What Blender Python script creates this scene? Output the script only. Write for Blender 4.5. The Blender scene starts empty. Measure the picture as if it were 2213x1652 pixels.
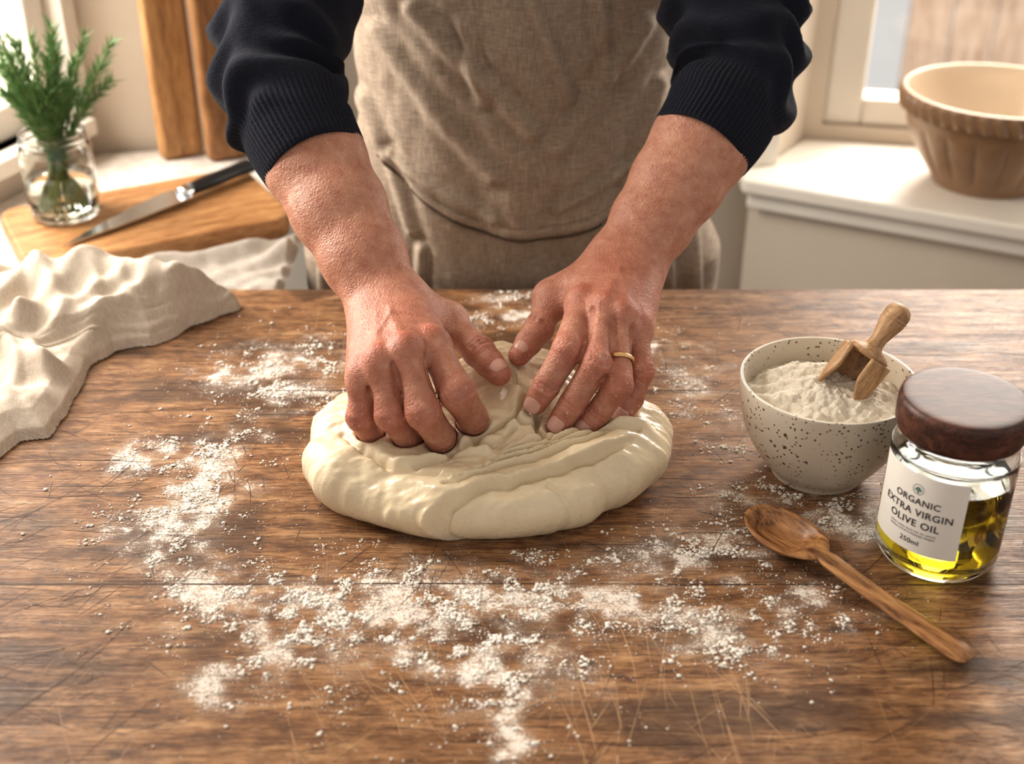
import bpy, bmesh, math, random
import numpy as np
from mathutils import Vector, Matrix
rng=np.random.default_rng(7); random.seed(7)
S=bpy.context.scene; COL=S.collection
TABLE_H=0.85   # everything is modelled relative to the table top, then lifted to this height
pi=math.pi
A3=lambda *a: np.array(a,dtype=float)
def unit(v): v=np.asarray(v,float); return v/np.linalg.norm(v)

# ------------------------------------------------------------------ mesh helpers
def empty(name):
    e=bpy.data.objects.new(name,None); COL.objects.link(e); e.empty_display_size=.05; return e
def mk(name,verts,faces,mat,parent=None,smooth=True):
    me=bpy.data.meshes.new(name)
    verts=np.asarray(verts,dtype=np.float32)
    if isinstance(faces,np.ndarray):
        n=faces.shape[1]; m=len(faces)
        me.vertices.add(len(verts)); me.vertices.foreach_set('co',verts.ravel())
        me.loops.add(n*m); me.loops.foreach_set('vertex_index',faces.astype(np.int32).ravel())
        me.polygons.add(m); me.polygons.foreach_set('loop_start',np.arange(m,dtype=np.int32)*n)
        me.update(calc_edges=True); me.validate()
    else:
        me.from_pydata([tuple(map(float,v)) for v in verts],[],[tuple(int(i) for i in f) for f in faces]); me.update()
    me.polygons.foreach_set('use_smooth',[smooth]*len(me.polygons))
    o=bpy.data.objects.new(name,me); COL.objects.link(o)
    if mat: me.materials.append(mat)
    if parent: o.parent=parent
    return o
def attr(o,name,vals):
    a=o.data.attributes.new(name,'FLOAT','POINT'); a.data.foreach_set('value',np.asarray(vals,dtype=np.float32))
def merge(parts):
    V=[];F=[];n=0
    for v,f in parts:
        V+= [tuple(p) for p in v]; F+=[tuple(int(i)+n for i in q) for q in f]; n+=len(v)
    return V,F
def boxg(x0,x1,y0,y1,z0,z1):
    v=[(x,y,z) for z in (z0,z1) for y in (y0,y1) for x in (x0,x1)]
    f=[(0,2,3,1),(4,5,7,6),(0,1,5,4),(2,6,7,3),(0,4,6,2),(1,3,7,5)]
    return v,f
def obox(p,d,s0,s1,n0,n1,z0,z1):
    d=unit(d); nx,ny=-d[1],d[0]
    v=[(p[0]+d[0]*s+nx*n,p[1]+d[1]*s+ny*n,z) for z in (z0,z1) for n in (n0,n1) for s in (s0,s1)]
    return v,boxg(0,1,0,1,0,1)[1]
def prism(poly,z0,z1):
    n=len(poly); v=[(x,y,z0) for x,y in poly]+[(x,y,z1) for x,y in poly]
    f=[tuple(range(n-1,-1,-1)),tuple(range(n,2*n))]+[(i,(i+1)%n,n+(i+1)%n,n+i) for i in range(n)]
    return v,f
def bevel(o,w,seg=3):
    m=o.modifiers.new('b','BEVEL'); m.width=w; m.segments=seg; m.limit_method='ANGLE'; m.angle_limit=.6
def gridf(nu,nv,closeu=False):
    i=np.arange(nv-1)[:,None]; j=np.arange(nu if closeu else nu-1)[None,:]
    j2=(j+1)%nu
    return np.stack([i*nu+j,i*nu+j2,(i+1)*nu+j2,(i+1)*nu+j],-1).reshape(-1,4)
def lathe(prof,cx,cy,seg=96,cz=0,mod=None):
    th=np.linspace(0,2*pi,seg,endpoint=False); V=[]
    for i,(r,z) in enumerate(prof):
        rr=r*np.ones(seg) if mod is None else mod(r,z,th)
        V.append(np.stack([cx+rr*np.cos(th),cy+rr*np.sin(th),np.full(seg,z+cz)],-1))
    return np.concatenate(V),gridf(seg,len(prof),True)
def smoothprof(pts,n=8):
    pts=np.array(pts,float); out=[]
    P=np.vstack([2*pts[0]-pts[1],pts,2*pts[-1]-pts[-2]])
    for i in range(1,len(P)-2):
        for t in np.linspace(0,1,n,endpoint=False):
            a,b,c,d=P[i-1],P[i],P[i+1],P[i+2]
            out.append(.5*((2*b)+(-a+c)*t+(2*a-5*b+4*c-d)*t*t+(-a+3*b-3*c+d)*t**3))
    out.append(pts[-1]); return np.array(out)
def tube(path,radf,seg=48,n=10,ell=1.0,close=True,ref=(0,0,1)):
    P=smoothprof(path,n); m=len(P); T=np.gradient(P,axis=0); T/=np.linalg.norm(T,axis=1)[:,None]
    up=np.array(ref,float); th=np.linspace(0,2*pi,seg,endpoint=False)
    L=np.concatenate([[0],np.cumsum(np.linalg.norm(np.diff(P,axis=0),axis=1))]); tt=L/L[-1]
    V=[];u=None
    for i in range(m):
        if u is None: u=np.cross(T[i],up)
        u=u-T[i]*np.dot(u,T[i]); u=unit(u); w=np.cross(T[i],u)
        r=radf(tt[i],th,L[i])
        V.append(P[i]+np.outer(r*np.cos(th),u)+np.outer(r*np.sin(th)*ell,w))
    V=np.concatenate(V); F=[tuple(q) for q in gridf(seg,m,True)]
    if close: F+= [tuple(range(seg-1,-1,-1)),tuple(range((m-1)*seg,m*seg))]
    return V,F
def vnoise(x,y,s,seed=0):
    r=np.random.default_rng(seed); G=r.random((256,256)); x=np.asarray(x)*s+1000; y=np.asarray(y)*s+1000
    xi=np.floor(x).astype(int); yi=np.floor(y).astype(int); fx=x-xi; fy=y-yi
    fx=fx*fx*(3-2*fx); fy=fy*fy*(3-2*fy)
    g=lambda a,b:G[a%256,b%256]
    return (g(xi,yi)*(1-fx)+g(xi+1,yi)*fx)*(1-fy)+(g(xi,yi+1)*(1-fx)+g(xi+1,yi+1)*fx)*fy
def fbm(x,y,s,o=4,seed=0): return sum(vnoise(x,y,s*2**i,seed+i)*.5**i for i in range(o))/sum(.5**i for i in range(o))
def segd(x,y,a,b):
    bx,by=b[0]-a[0],b[1]-a[1]; t=np.clip(((x-a[0])*bx+(y-a[1])*by)/(bx*bx+by*by+1e-12),0,1)
    return np.hypot(x-a[0]-t*bx,y-a[1]-t*by)
def polyd(x,y,pts): return np.min([segd(x,y,pts[i],pts[i+1]) for i in range(len(pts)-1)],axis=0)
def insd(x,y,poly):
    ins=np.zeros(np.shape(x),bool); n=len(poly)
    for i in range(n):
        x0,y0=poly[i];x1,y1=poly[(i+1)%n]
        c=((y0>y)!=(y1>y))&(x<(x1-x0)*(y-y0)/(y1-y0+1e-12)+x0); ins^=c
    d=polyd(x,y,list(poly)+[poly[0]]); return np.where(ins,d,-d)
def sst(a,b,x): t=np.clip((x-a)/(b-a),0,1); return t*t*(3-2*t)

# ------------------------------------------------------------------ implicit surfaces
def smin(a,b,k):
    h=np.maximum(k-np.abs(a-b),0)/k; return np.minimum(a,b)-h*h*k*.25
def smax(a,b,k): return -smin(-a,-b,k)
class Field:
    def __init__(s,lo,hi,h):
        s.h=h; s.lo=np.array(lo,float); s.n=np.ceil((np.array(hi)-s.lo)/h).astype(int)+1
        s.ax=[(s.lo[i]+h*np.arange(s.n[i])).astype(np.float32) for i in range(3)]
    def new(s): return np.full(tuple(s.n),.04,np.float32)
    def box(s,lo,hi):
        sl=[]
        for i in range(3):
            a=int(max(0,math.floor((lo[i]-s.lo[i])/s.h))); b=int(min(s.n[i],math.ceil((hi[i]-s.lo[i])/s.h)+1)); sl.append(slice(a,max(a,b)))
        return tuple(sl)
    def capd(s,sl,a,b,ra,rb):
        px=(s.ax[0][sl[0]]-np.float32(a[0]))[:,None,None];py=(s.ax[1][sl[1]]-np.float32(a[1]))[None,:,None];pz=(s.ax[2][sl[2]]-np.float32(a[2]))[None,None,:]
        d=(np.array(b)-np.array(a)).astype(np.float32); bb=float(d@d)+1e-12
        t=np.clip((px*d[0]+py*d[1]+pz*d[2])/bb,0,1)
        return np.sqrt((px-t*d[0])**2+(py-t*d[1])**2+(pz-t*d[2])**2)-(ra+(rb-ra)*t)
    def cap(s,V,a,b,ra,rb,k,op='u'):
        p=max(ra,rb)+.03; lo=np.minimum(a,b)-p; hi=np.maximum(a,b)+p; sl=s.box(lo,hi)
        d=s.capd(sl,a,b,ra,rb)
        V[sl]=smin(V[sl],d,k) if op=='u' else smax(V[sl],-d,k)
    def ell(s,V,c,r,k,R=None,op='u'):
        c=np.array(c,float); r=np.array(r,float); R=np.eye(3) if R is None else np.array(R)
        p=max(r)+.03; sl=s.box(c-p,c+p)
        px=(s.ax[0][sl[0]]-c[0])[:,None,None];py=(s.ax[1][sl[1]]-c[1])[None,:,None];pz=(s.ax[2][sl[2]]-c[2])[None,None,:]
        q=[R[0][i]*px+R[1][i]*py+R[2][i]*pz for i in range(3)]
        k0=np.sqrt(sum((q[i]/r[i])**2 for i in range(3))); k1=np.sqrt(sum((q[i]/r[i]**2)**2 for i in range(3)))+1e-9
        d=(k0*(k0-1)/k1).astype(np.float32)
        V[sl]=smin(V[sl],d,k) if op=='u' else smax(V[sl],-d,k)
    def mesh(s,V,it=2):
        ins=V<0; n=V.shape; cs=[(a,b,c) for a in (0,1) for b in (0,1) for c in (0,1)]
        c=np.zeros((n[0]-1,n[1]-1,n[2]-1),np.int8)
        for o in cs: c+=ins[o[0]:n[0]-1+o[0],o[1]:n[1]-1+o[1],o[2]:n[2]-1+o[2]]
        act=(c>0)&(c<8); idx=np.argwhere(act); ID=-np.ones(act.shape,np.int32); ID[act]=np.arange(len(idx))
        acc=np.zeros((len(idx),3)); cnt=np.zeros(len(idx)); i,j,k=idx.T
        for a in cs:
            for b in cs:
                if sum(b)-sum(a)==1 and sum(abs(np.array(b)-a))==1:
                    va=V[i+a[0],j+a[1],k+a[2]]; vb=V[i+b[0],j+b[1],k+b[2]]; m=(va<0)!=(vb<0)
                    t=np.where(m,va/np.where(m,va-vb,1),0)
                    p=np.array(a)+t[:,None]*(np.array(b)-np.array(a)); acc+=p*m[:,None]; cnt+=m
        P=s.lo+s.h*(idx+acc/np.maximum(cnt,1)[:,None]); F=[]
        I=ins
        e=np.argwhere(I[:-1,1:-1,1:-1]!=I[1:,1:-1,1:-1]); x,y,z=e[:,0],e[:,1]+1,e[:,2]+1
        f=np.stack([ID[x,y-1,z-1],ID[x,y,z-1],ID[x,y,z],ID[x,y-1,z]],1); fl=~I[x,y,z]; f[fl]=f[fl][:,::-1]; F.append(f)
        e=np.argwhere(I[1:-1,:-1,1:-1]!=I[1:-1,1:,1:-1]); x,y,z=e[:,0]+1,e[:,1],e[:,2]+1
        f=np.stack([ID[x-1,y,z-1],ID[x-1,y,z],ID[x,y,z],ID[x,y,z-1]],1); fl=~I[x,y,z]; f[fl]=f[fl][:,::-1]; F.append(f)
        e=np.argwhere(I[1:-1,1:-1,:-1]!=I[1:-1,1:-1,1:]); x,y,z=e[:,0]+1,e[:,1]+1,e[:,2]
        f=np.stack([ID[x-1,y-1,z],ID[x,y-1,z],ID[x,y,z],ID[x-1,y,z]],1); fl=~I[x,y,z]; f[fl]=f[fl][:,::-1]; F.append(f)
        F=np.concatenate(F); E=np.concatenate([F[:,[0,1]],F[:,[1,2]],F[:,[2,3]],F[:,[3,0]]]); E=np.concatenate([E,E[:,::-1]])
        for _ in range(it):
            w=np.bincount(E[:,0],minlength=len(P)); Q=np.stack([np.bincount(E[:,0],P[E[:,1],q],minlength=len(P)) for q in range(3)],1)/np.maximum(w,1)[:,None]
            P=P+.5*(Q-P)
        return P,F

# ------------------------------------------------------------------ material helpers
class NB:
    def __init__(s,name):
        s.m=bpy.data.materials.new(name); s.m.use_nodes=True; s.nt=s.m.node_tree; s.b=s.nt.nodes['Principled BSDF']; s.o=s.nt.nodes['Material Output']
    def n(s,t,**k):
        x=s.nt.nodes.new(t)
        for a,b in k.items(): setattr(x,a,b)
        return x
    def l(s,a,b): s.nt.links.new(a,b)
    def put(s,sock,v):
        if isinstance(v,bpy.types.NodeSocket): s.l(v,sock)
        else: sock.default_value=v
    def co(s,sc=(1,1,1),rot=None):
        t=s.n('ShaderNodeTexCoord'); v=t.outputs['Object']
        if rot:
            m=s.n('ShaderNodeMapping'); m.inputs['Rotation'].default_value=rot; s.l(v,m.inputs['Vector']); v=m.outputs[0]
        if sc!=(1,1,1):
            m=s.n('ShaderNodeMapping'); m.inputs['Scale'].default_value=sc; s.l(v,m.inputs['Vector']); v=m.outputs[0]
        return v
    def noise(s,vec,scale=5,detail=4,rough=.5,dist=0):
        x=s.n('ShaderNodeTexNoise'); s.l(vec,x.inputs['Vector']); x.inputs['Scale'].default_value=scale; x.inputs['Detail'].default_value=detail; x.inputs['Roughness'].default_value=rough; x.inputs['Distortion'].default_value=dist; return x.outputs['Fac']
    def vor(s,vec,scale=5,feature='F1',out='Distance',rnd=1):
        x=s.n('ShaderNodeTexVoronoi',feature=feature); s.l(vec,x.inputs['Vector']); x.inputs['Scale'].default_value=scale; x.inputs['Randomness'].default_value=rnd; return x.outputs[out]
    def ramp(s,f,st):
        x=s.n('ShaderNodeValToRGB'); s.l(f,x.inputs[0]); e=x.color_ramp.elements
        while len(e)<len(st): e.new(.5)
        for q,(p,c) in zip(e,st):
            q.position=p; q.color=(c,c,c,1) if not isinstance(c,tuple) else (*c,1)
        return x.outputs[0]
    def mix(s,f,a,b,bt='MIX'):
        x=s.n('ShaderNodeMix',data_type='RGBA',blend_type=bt); s.put(x.inputs[0],f)
        s.put(x.inputs[6],(*a,1) if isinstance(a,tuple) else a); s.put(x.inputs[7],(*b,1) if isinstance(b,tuple) else b); return x.outputs[2]
    def math(s,op,a,b=0,c=0,clamp=False):
        x=s.n('ShaderNodeMath',operation=op,use_clamp=clamp); s.put(x.inputs[0],a); s.put(x.inputs[1],b)
        if op in('MULTIPLY_ADD','SMOOTH_MIN'): s.put(x.inputs[2],c)
        return x.outputs[0]
    def attr(s,name): x=s.n('ShaderNodeAttribute',attribute_name=name); return x.outputs['Fac']
    def bump(s,h,st=.3,dist=.001,prev=None):
        x=s.n('ShaderNodeBump'); x.inputs['Strength'].default_value=st; x.inputs['Distance'].default_value=dist; s.l(h,x.inputs['Height'])
        if prev: s.l(prev,x.inputs['Normal'])
        return x.outputs[0]
    def fin(s,base=None,rough=None,nrm=None,**kw):
        if base is not None: s.put(s.b.inputs['Base Color'],(*base,1) if isinstance(base,tuple) else base)
        if rough is not None: s.put(s.b.inputs['Roughness'],rough)
        if nrm is not None: s.l(nrm,s.b.inputs['Normal'])
        for k,v in kw.items(): s.put(s.b.inputs[k.replace('_',' ')],v)
        return s.m
def plain(name,c,r=.6,var=.12,sc=40,bs=.1,**kw):
    n=NB(name); f=n.noise(n.co(),sc,2); col=n.mix(f,tuple(x*(1-var) for x in c),tuple(min(1,x*(1+var)) for x in c))
    return n.fin(col,r,n.bump(f,bs,.001) if bs else None,**kw)
def woodmat(name,dark,mid,light,axis=(1,0,0),stretch=14,scale=12,rough=.45,rot=None,dist=.4):
    n=NB(name); sc=tuple(1 if a else stretch for a in axis); v=n.co(sc,rot)
    f=n.noise(v,scale,5,.6,dist); g=n.noise(v,scale*5,2,.6)
    c=n.ramp(f,[(.36,dark),(.5,mid),(.62,light)]); c=n.mix(.35,c,n.ramp(g,[(.38,dark),(.58,light)]))
    return n.fin(c,rough,n.bump(g,.15,.0006))
def table_mat():
    n=NB('old_oak_tabletop'); tone=n.attr('tone'); stain=n.attr('stain'); fl=n.attr('flour')
    f=n.noise(n.co((2.6,22,1)),4.2,6,.68,.8)
    c=n.ramp(f,[(.30,(.145,.058,.021)),(.41,(.270,.124,.048)),(.53,(.385,.198,.086)),(.68,(.55,.335,.175))])
    p1=n.noise(n.co((14,230,1)),1.6,4,.74,.4); p2=n.noise(n.co((70,900,1)),1.0,2,.7)
    c=n.mix(n.ramp(p1,[(.34,.9),(.48,0)]),c,(.070,.027,.011))
    c=n.mix(n.ramp(p1,[(.56,0),(.70,.45)]),c,(.60,.38,.21))
    c=n.mix(n.ramp(p2,[(.36,.65),(.48,0)]),c,(.065,.027,.012))
    c=n.mix(n.ramp(p2,[(.54,0),(.72,.38)]),c,(.64,.43,.25))
    mt=n.noise(n.co((6,11,1)),6,5,.72)
    c=n.mix(n.ramp(mt,[(.40,.75),(.56,0)]),c,n.mix(1.0,c,(.44,.36,.33),'MULTIPLY'))
    c=n.mix(n.math('MULTIPLY',tone,.8),c,n.mix(1.0,c,(.54,.49,.48),'MULTIPLY'))
    c=n.mix(stain,c,(.035,.016,.009))
    a=n.noise(n.co(),85,6,.80); b=n.noise(n.co(),480,3,.75)
    m=n.math('ADD',n.math('MULTIPLY',a,.52),n.math('MULTIPLY',b,.48))
    m=n.math('ADD',m,n.math('MULTIPLY',fl,.175)); dust=n.ramp(m,[(.605,0),(.665,.7),(.72,.95)])
    dust=n.math('MAXIMUM',dust,n.math('MULTIPLY',n.math('MULTIPLY',fl,a),.40)); dust=n.math('MULTIPLY',dust,n.ramp(fl,[(.03,0),(.22,1)]))
    c2=n.mix(dust,c,(.88,.82,.74))
    rg=n.mix(dust,n.ramp(f,[(.3,.52),(.7,.36)]),(.9,.9,.9))
    h=n.math('ADD',n.math('MULTIPLY',f,.6),n.math('MULTIPLY',p1,1.0))
    return n.fin(c2,rg,n.bump(h,.75,.0013),Specular_IOR_Level=.45)
def skin_mat():
    n=NB('skin'); r=n.attr('red'); f=n.noise(n.co(),80,4,.68); g=n.noise(n.co(),18,2)
    c=n.mix(g,(.54,.28,.19),(.43,.20,.125)); c=n.mix(n.math('MULTIPLY',r,.95,0,True),c,(.46,.115,.075))
    c=n.mix(n.ramp(f,[(.47,0),(.68,.6)]),c,(.32,.108,.065))
    c=n.mix(n.ramp(f,[(.28,.45),(.44,0)]),c,(.69,.43,.32))
    fr=n.vor(n.co(),200); c=n.mix(n.math('MULTIPLY',n.ramp(fr,[(.06,.5),(.22,0)]),n.ramp(g,[(.42,0),(.55,1)])),c,(.22,.085,.045))
    fa=n.attr('flour'); w2=n.noise(n.co(),260,3,.65); fm=n.math('ADD',w2,n.math('MULTIPLY',fa,.15)); fm=n.ramp(fm,[(.68,0),(.78,.6)]); fm=n.math('MULTIPLY',fm,n.ramp(fa,[(.05,0),(.4,1)]))
    c=n.mix(fm,c,(.80,.72,.64))
    wr=n.noise(n.co((1,1,1)),700,2,.6); cr=n.vor(n.co((1,1,1)),330,'DISTANCE_TO_EDGE'); 
    return n.fin(c,.49,n.bump(wr,.35,.0007,n.bump(n.math('ADD',w2,n.math('MULTIPLY',cr,.8)),.55,.0015)),Subsurface_Weight=.05,Subsurface_Radius=(.010,.004,.002),Subsurface_Scale=1.0)
def dough_mat():
    n=NB('dough'); f=n.noise(n.co(),26,4,.6); g=n.noise(n.co((1,1,2)),230,3,.65)
    c=n.mix(f,(.68,.555,.37),(.79,.68,.50)); fl=n.noise(n.co(),13,4,.7)
    rg=n.ramp(fl,[(.42,.55),(.56,.18)])
    return n.fin(c,rg,n.bump(g,.35,.0010,n.bump(f,.35,.003)),Specular_IOR_Level=.6)
def fabric(name,a,b,ws=900,rough=.9,bs=.35,sheen=.1,vertical=False,con=.12):
    n=NB(name); x=n.noise(n.co((1,1,12) if vertical else (1,12,1)),ws*.12,2,.6); y=n.noise(n.co((12,1,1)),ws*.12,2,.6)
    w=n.math('MULTIPLY',n.math('ADD',x,y),.5); big=n.noise(n.co(),7,2)
    c=n.mix(n.ramp(w,[(.5-con,0),(.5+con,1)]),a,b); c=n.mix(n.math('MULTIPLY',big,.3),c,a)
    return n.fin(c,rough,n.bump(w,bs,.0014),Sheen_Weight=sheen)

SKIN=skin_mat(); DOUGH=dough_mat()
LINEN=fabric('apron_linen',(.235,.178,.130),(.48,.385,.300),620,.9,.75,.08,True,.13)
TOWEL=fabric('towel_linen',(.50,.425,.345),(.73,.645,.545),1100,.95,.4,.1,False,.14)
GREYLINEN=fabric('grey_linen',(.36,.32,.28),(.52,.465,.41))
WHITE=plain('painted_white_wood',(.82,.77,.69),.45,.05,12,.05)
WALL=plain('wall_paint',(.66,.58,.48),.8,.05,8,.05)

# ================================================================== TABLE
FL=[(-.170,1.10,-.274,1.063,.028,.8),(-.247,1.063,-.198,1.01,.025,.8),(-.3226,.90,-.243,.945,.02,.85),(-.26,.93,-.278,.845,.022,.8),(-.243,.845,-.28,.807,.022,.75),(-.269,.807,-.2565,.754,.022,.9),(-.33,.80,-.32,.795,.01,.6),(-.232,.721,-.19,.737,.018,1),(-.187,.721,-.155,.69,.02,.8),(-.19,.629,-.166,.676,.015,.9),(-.183,.657,-.1378,.711,.02,.8),(-.1386,.716,-.0764,.706,.022,1),(-.113,.732,-.0353,.686,.02,.9),(-.0742,.676,-.0148,.648,.022,1),(-.015,.657,-.0051,.621,.018,1),(-.0051,.621,-.008,.5795,.012,.9),(-.0365,.721,.018,.706,.018,.8),(.015,.7265,.0868,.721,.016,.9),(.086,.711,.1493,.681,.018,.7),(.1427,.681,.1757,.6615,.014,1),(.1826,.70,.2417,.6955,.02,.5),(.1177,.754,.166,.795,.018,.8),(.156,.777,.21,.721,.02,.7),(.181,.845,.224,.832,.02,.7),(.2215,.858,.289,.82,.02,.9),(.136,1.10,.1815,1.09,.02,.8),(.1577,1.045,.1885,1.01,.02,.55),(.181,.984,.1956,.915,.018,.45),(-.047,1.172,.0115,1.183,.016,.9),(-.023,1.216,.027,1.227,.014,.7),(-.09,.745,.10,.75,.03,.35),(-.2,.70,.02,.66,.035,.45)]
def flourD(x,y):
    wx=x+.020*(vnoise(x,y,45,3)-.5)*2; wy=y+.016*(vnoise(x,y,45,4)-.5)*2; D=0
    for a in FL: D=np.maximum(D,a[5]*np.exp(-(segd(wx,wy,a[:2],a[2:4])/(a[4]*1.35))**2))
    return D*(.15+1.25*sst(.3,.7,fbm(x,y,50,3,11)))
table=empty('wooden_table')
TM=table_mat()
xs=np.linspace(-.9,1.0,760); ys=np.linspace(.12,1.243,450); X,Y=np.meshgrid(xs,ys)
top=mk('tabletop_surface',np.stack([X.ravel(),Y.ravel(),(0*X).ravel()],-1),gridf(760,450),TM,table)
attr(top,'flour',np.clip(flourD(X.ravel(),Y.ravel()),0,1))
seams=(1.0225,.736,.449); pl=np.digitize(Y,sorted(seams)); off=np.array([.1,.0,.16,.06])[pl]
tone=np.clip(off+1.9*(fbm(X*.6+pl*3.1,Y*1.6,6,5,91)-.46),0,1); attr(top,'tone',tone.ravel())
st=np.zeros_like(X)
sx=X+.008*(fbm(X,Y,70,2,93)-.5)*2
for s0 in seams:
    yy=Y+.003*(fbm(X*.5,Y*0,12,2,int(s0*100))-.5)*2; st=np.maximum(st,(.15+.35*vnoise(X,Y*0,9,int(s0*50)))*np.exp(-((yy-s0)/.0032)**2))
sp=[(.0577,.688,.008,.004,.85),(.055,.650,.009,.005,.8),(.07,.665,.004,.003,.6),(-.085,.745,.02,.003,.5),(-.19,.93,.012,.005,.35),(.03,.79,.012,.004,.4),(-.25,1.13,.01,.004,.5),(.31,1.20,.012,.004,.8),(.34,1.215,.006,.003,.8),(.29,1.16,.007,.003,.5),(-.33,.64,.006,.003,.5),(.12,.60,.02,.004,.35),(.2,.75,.03,.004,.35),(-.05,.765,.05,.006,.4),(.36,1.0,.01,.004,.4),(.22,1.12,.008,.003,.5),(-.15,.79,.05,.006,.4),(-.17,.81,.02,.01,.3),(.03,.60,.05,.004,.4)]
r_=np.random.default_rng(5)
for i in range(170): sp.append((r_.uniform(-.55,.65),r_.uniform(.52,1.23),r_.uniform(.002,.018),r_.uniform(.0013,.004),r_.uniform(.25,.85)))
for x0,y0,a,b,k in sp:
    m=(np.abs(X-x0)<3.2*a+.012)&(np.abs(Y-y0)<3.2*b+.012); q=((sx[m]-x0)/a)**2+((Y[m]+.003*(vnoise(X[m],Y[m],150,7)-.5)-y0)/b)**2; st[m]=np.maximum(st[m],k*np.exp(-q))
st=np.maximum(st,.60*sst(.56,.71,fbm(X*1.0,Y*2.6,9,5,97)))
attr(top,'stain',np.clip(st,0,1).ravel())
SIDE=woodmat('table_side_oak',(.08,.03,.012),(.22,.09,.032),(.34,.16,.06))
o=mk('tabletop_slab',*boxg(-.9,1.0,.12,1.2446,-.036,-.0004),SIDE,table,False); bevel(o,.002)
for i,(x,y) in enumerate([(-.84,.18),(.94,.18),(-.84,1.17),(.94,1.17)]):
    o=mk(f'leg_{i+1}',*boxg(x-.035,x+.035,y-.035,y+.035,-.85,-.036),SIDE,table,False); bevel(o,.004)
mk('rail',*merge([boxg(-.8,.9,1.15,1.175,-.12,-.037),boxg(-.8,.9,.16,.185,-.12,-.037)]),SIDE,table,False)
# knife scratches scored in the surface (thin slivers)
def scratches(name,specs,mat,seed,extra=()):
    r=np.random.default_rng(seed); V=[];F=[]
    for (x0,x1,y0,y1,n,am,asd,l0,l1,w0,w1) in specs:
        for _ in range(n):
            x,y=r.uniform(x0,x1),r.uniform(y0,y1); a=r.normal(am,asd); L=l0+(l1-l0)*r.random()**1.6; w=r.uniform(w0,w1); cv=r.normal(0,.10); m=7; b=len(V)
            for i in range(m):
                t=i/(m-1); aa=a+cv*(t-.5); px=x+math.cos(aa)*L*(t-.5); py=y+math.sin(aa)*L*(t-.5); ww=w*math.sin(pi*(.04+.92*t))**.5*(.7+.6*r.random()); nx,ny=-math.sin(aa)*ww,math.cos(aa)*ww
                py=min(py,1.24); V+=[(px-nx,py-ny,.00015),(px+nx,py+ny,.00015)]
            F+=[(b+2*i,b+2*i+2,b+2*i+3,b+2*i+1) for i in range(m-1)]
    for s0 in extra:   # gaps between the planks
        xs_=np.arange(-.895,.99,.006); yc=s0+.0016*(fbm(xs_*.5,xs_*0,12,3,int(s0*100))-.5)*2; ww=.0007*sst(.34,.66,fbm(xs_,xs_*0,14,3,int(s0*77)))+.00008; b=len(V)
        for px,py,w in zip(xs_,yc,ww): V+=[(px,py-w,.00018),(px,py+w,.00018)]
        F+=[(b+2*i,b+2*i+2,b+2*i+3,b+2*i+1) for i in range(len(xs_)-1)]
    mk(name,V,np.array(F),mat,table)
scratches('dark_scratches',[(-.55,.6,.5,1.23,460,.25,.8,.01,.06,.00012,.00032),(-.6,.7,.5,1.23,80,.0,.04,.03,.22,.00015,.00055),(-.28,-.17,.84,.92,22,1.9,.3,.015,.05,.0001,.0003),(-.11,-.04,.72,.77,9,1.3,.25,.02,.05,.00015,.0004),(-.5,-.25,.5,.9,170,.5,.6,.02,.08,.0001,.0003),(.25,.45,.5,.75,90,2.6,.5,.02,.07,.0001,.0003)],plain('scratch_dark',(.06,.024,.010),.6,.3,90,0),3,seams)
scratches('light_scratches',[(.03,.17,.54,.68,34,1.65,.25,.03,.11,.00010,.00028),(-.15,-.04,.54,.67,20,2.2,.25,.03,.08,.0001,.00026),(-.03,.06,.55,.62,12,.9,.3,.02,.07,.0001,.00025),(-.5,.55,.52,1.2,240,.5,1.0,.015,.09,.00008,.00020)],plain('scratch_light',(.56,.35,.19),.5,.2,90,0),4)
# flour crumbs
ico_v=np.array([(0,0,1),(.9,0,.1),(.28,.86,0),(-.73,.53,.1),(-.73,-.53,-.1),(.28,-.86,.1),(0,0,-.8)])
ico_f=np.array([(0,1,2),(0,2,3),(0,3,4),(0,4,5),(0,5,1),(6,2,1),(6,3,2),(6,4,3),(6,5,4),(6,1,5)])
pts=[]
for a in FL:
    L=math.hypot(a[2]-a[0],a[3]-a[1]); n=int((L+a[4]*2)*a[4]*a[5]*1500000)
    t=rng.random(n)*1.1-.05; p=np.stack([a[0]+(a[2]-a[0])*t,a[1]+(a[3]-a[1])*t],-1)+rng.normal(0,a[4]*1.0,(n,2))*(1+1.1*(rng.random((n,1))<.3)); pts.append(p)
pts=np.concatenate(pts); nz=fbm(pts[:,0],pts[:,1],80,3,21)
keep=(rng.random(len(pts))<sst(.46,.64,nz)*.85+.08)
ff=((pts[:,0]+.026)/.150)**2+((pts[:,1]-.888)/.112)**2
keep&=(ff>1.02)&(pts[:,1]<1.24)&(np.hypot(pts[:,0]-.2604,pts[:,1]-.889)>.042)&(np.hypot(pts[:,0]-.3286,pts[:,1]-.777)>.05)
pts=pts[keep]
nn=fbm(pts[:,0],pts[:,1],80,3,21); sz=np.clip(.00025*np.exp(rng.normal(0,.65,len(pts)))*(1+1.7*sst(.58,.7,nn)),.00012,.0023)
V=ico_v[None]*(1+rng.normal(0,.25,(len(pts),7,1)))*sz[:,None,None]*np.array([1,1,.55]); V[:,:,0]+=pts[:,0,None]; V[:,:,1]+=pts[:,1,None]; V[:,:,2]+=sz[:,None]*.25
F=(ico_f[None]+7*np.arange(len(pts))[:,None,None]).reshape(-1,3)
FLOUR=plain('flour',(.90,.84,.76),.95,.04,300,0)
mk('scattered_flour',V.reshape(-1,3),F,FLOUR)

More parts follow.
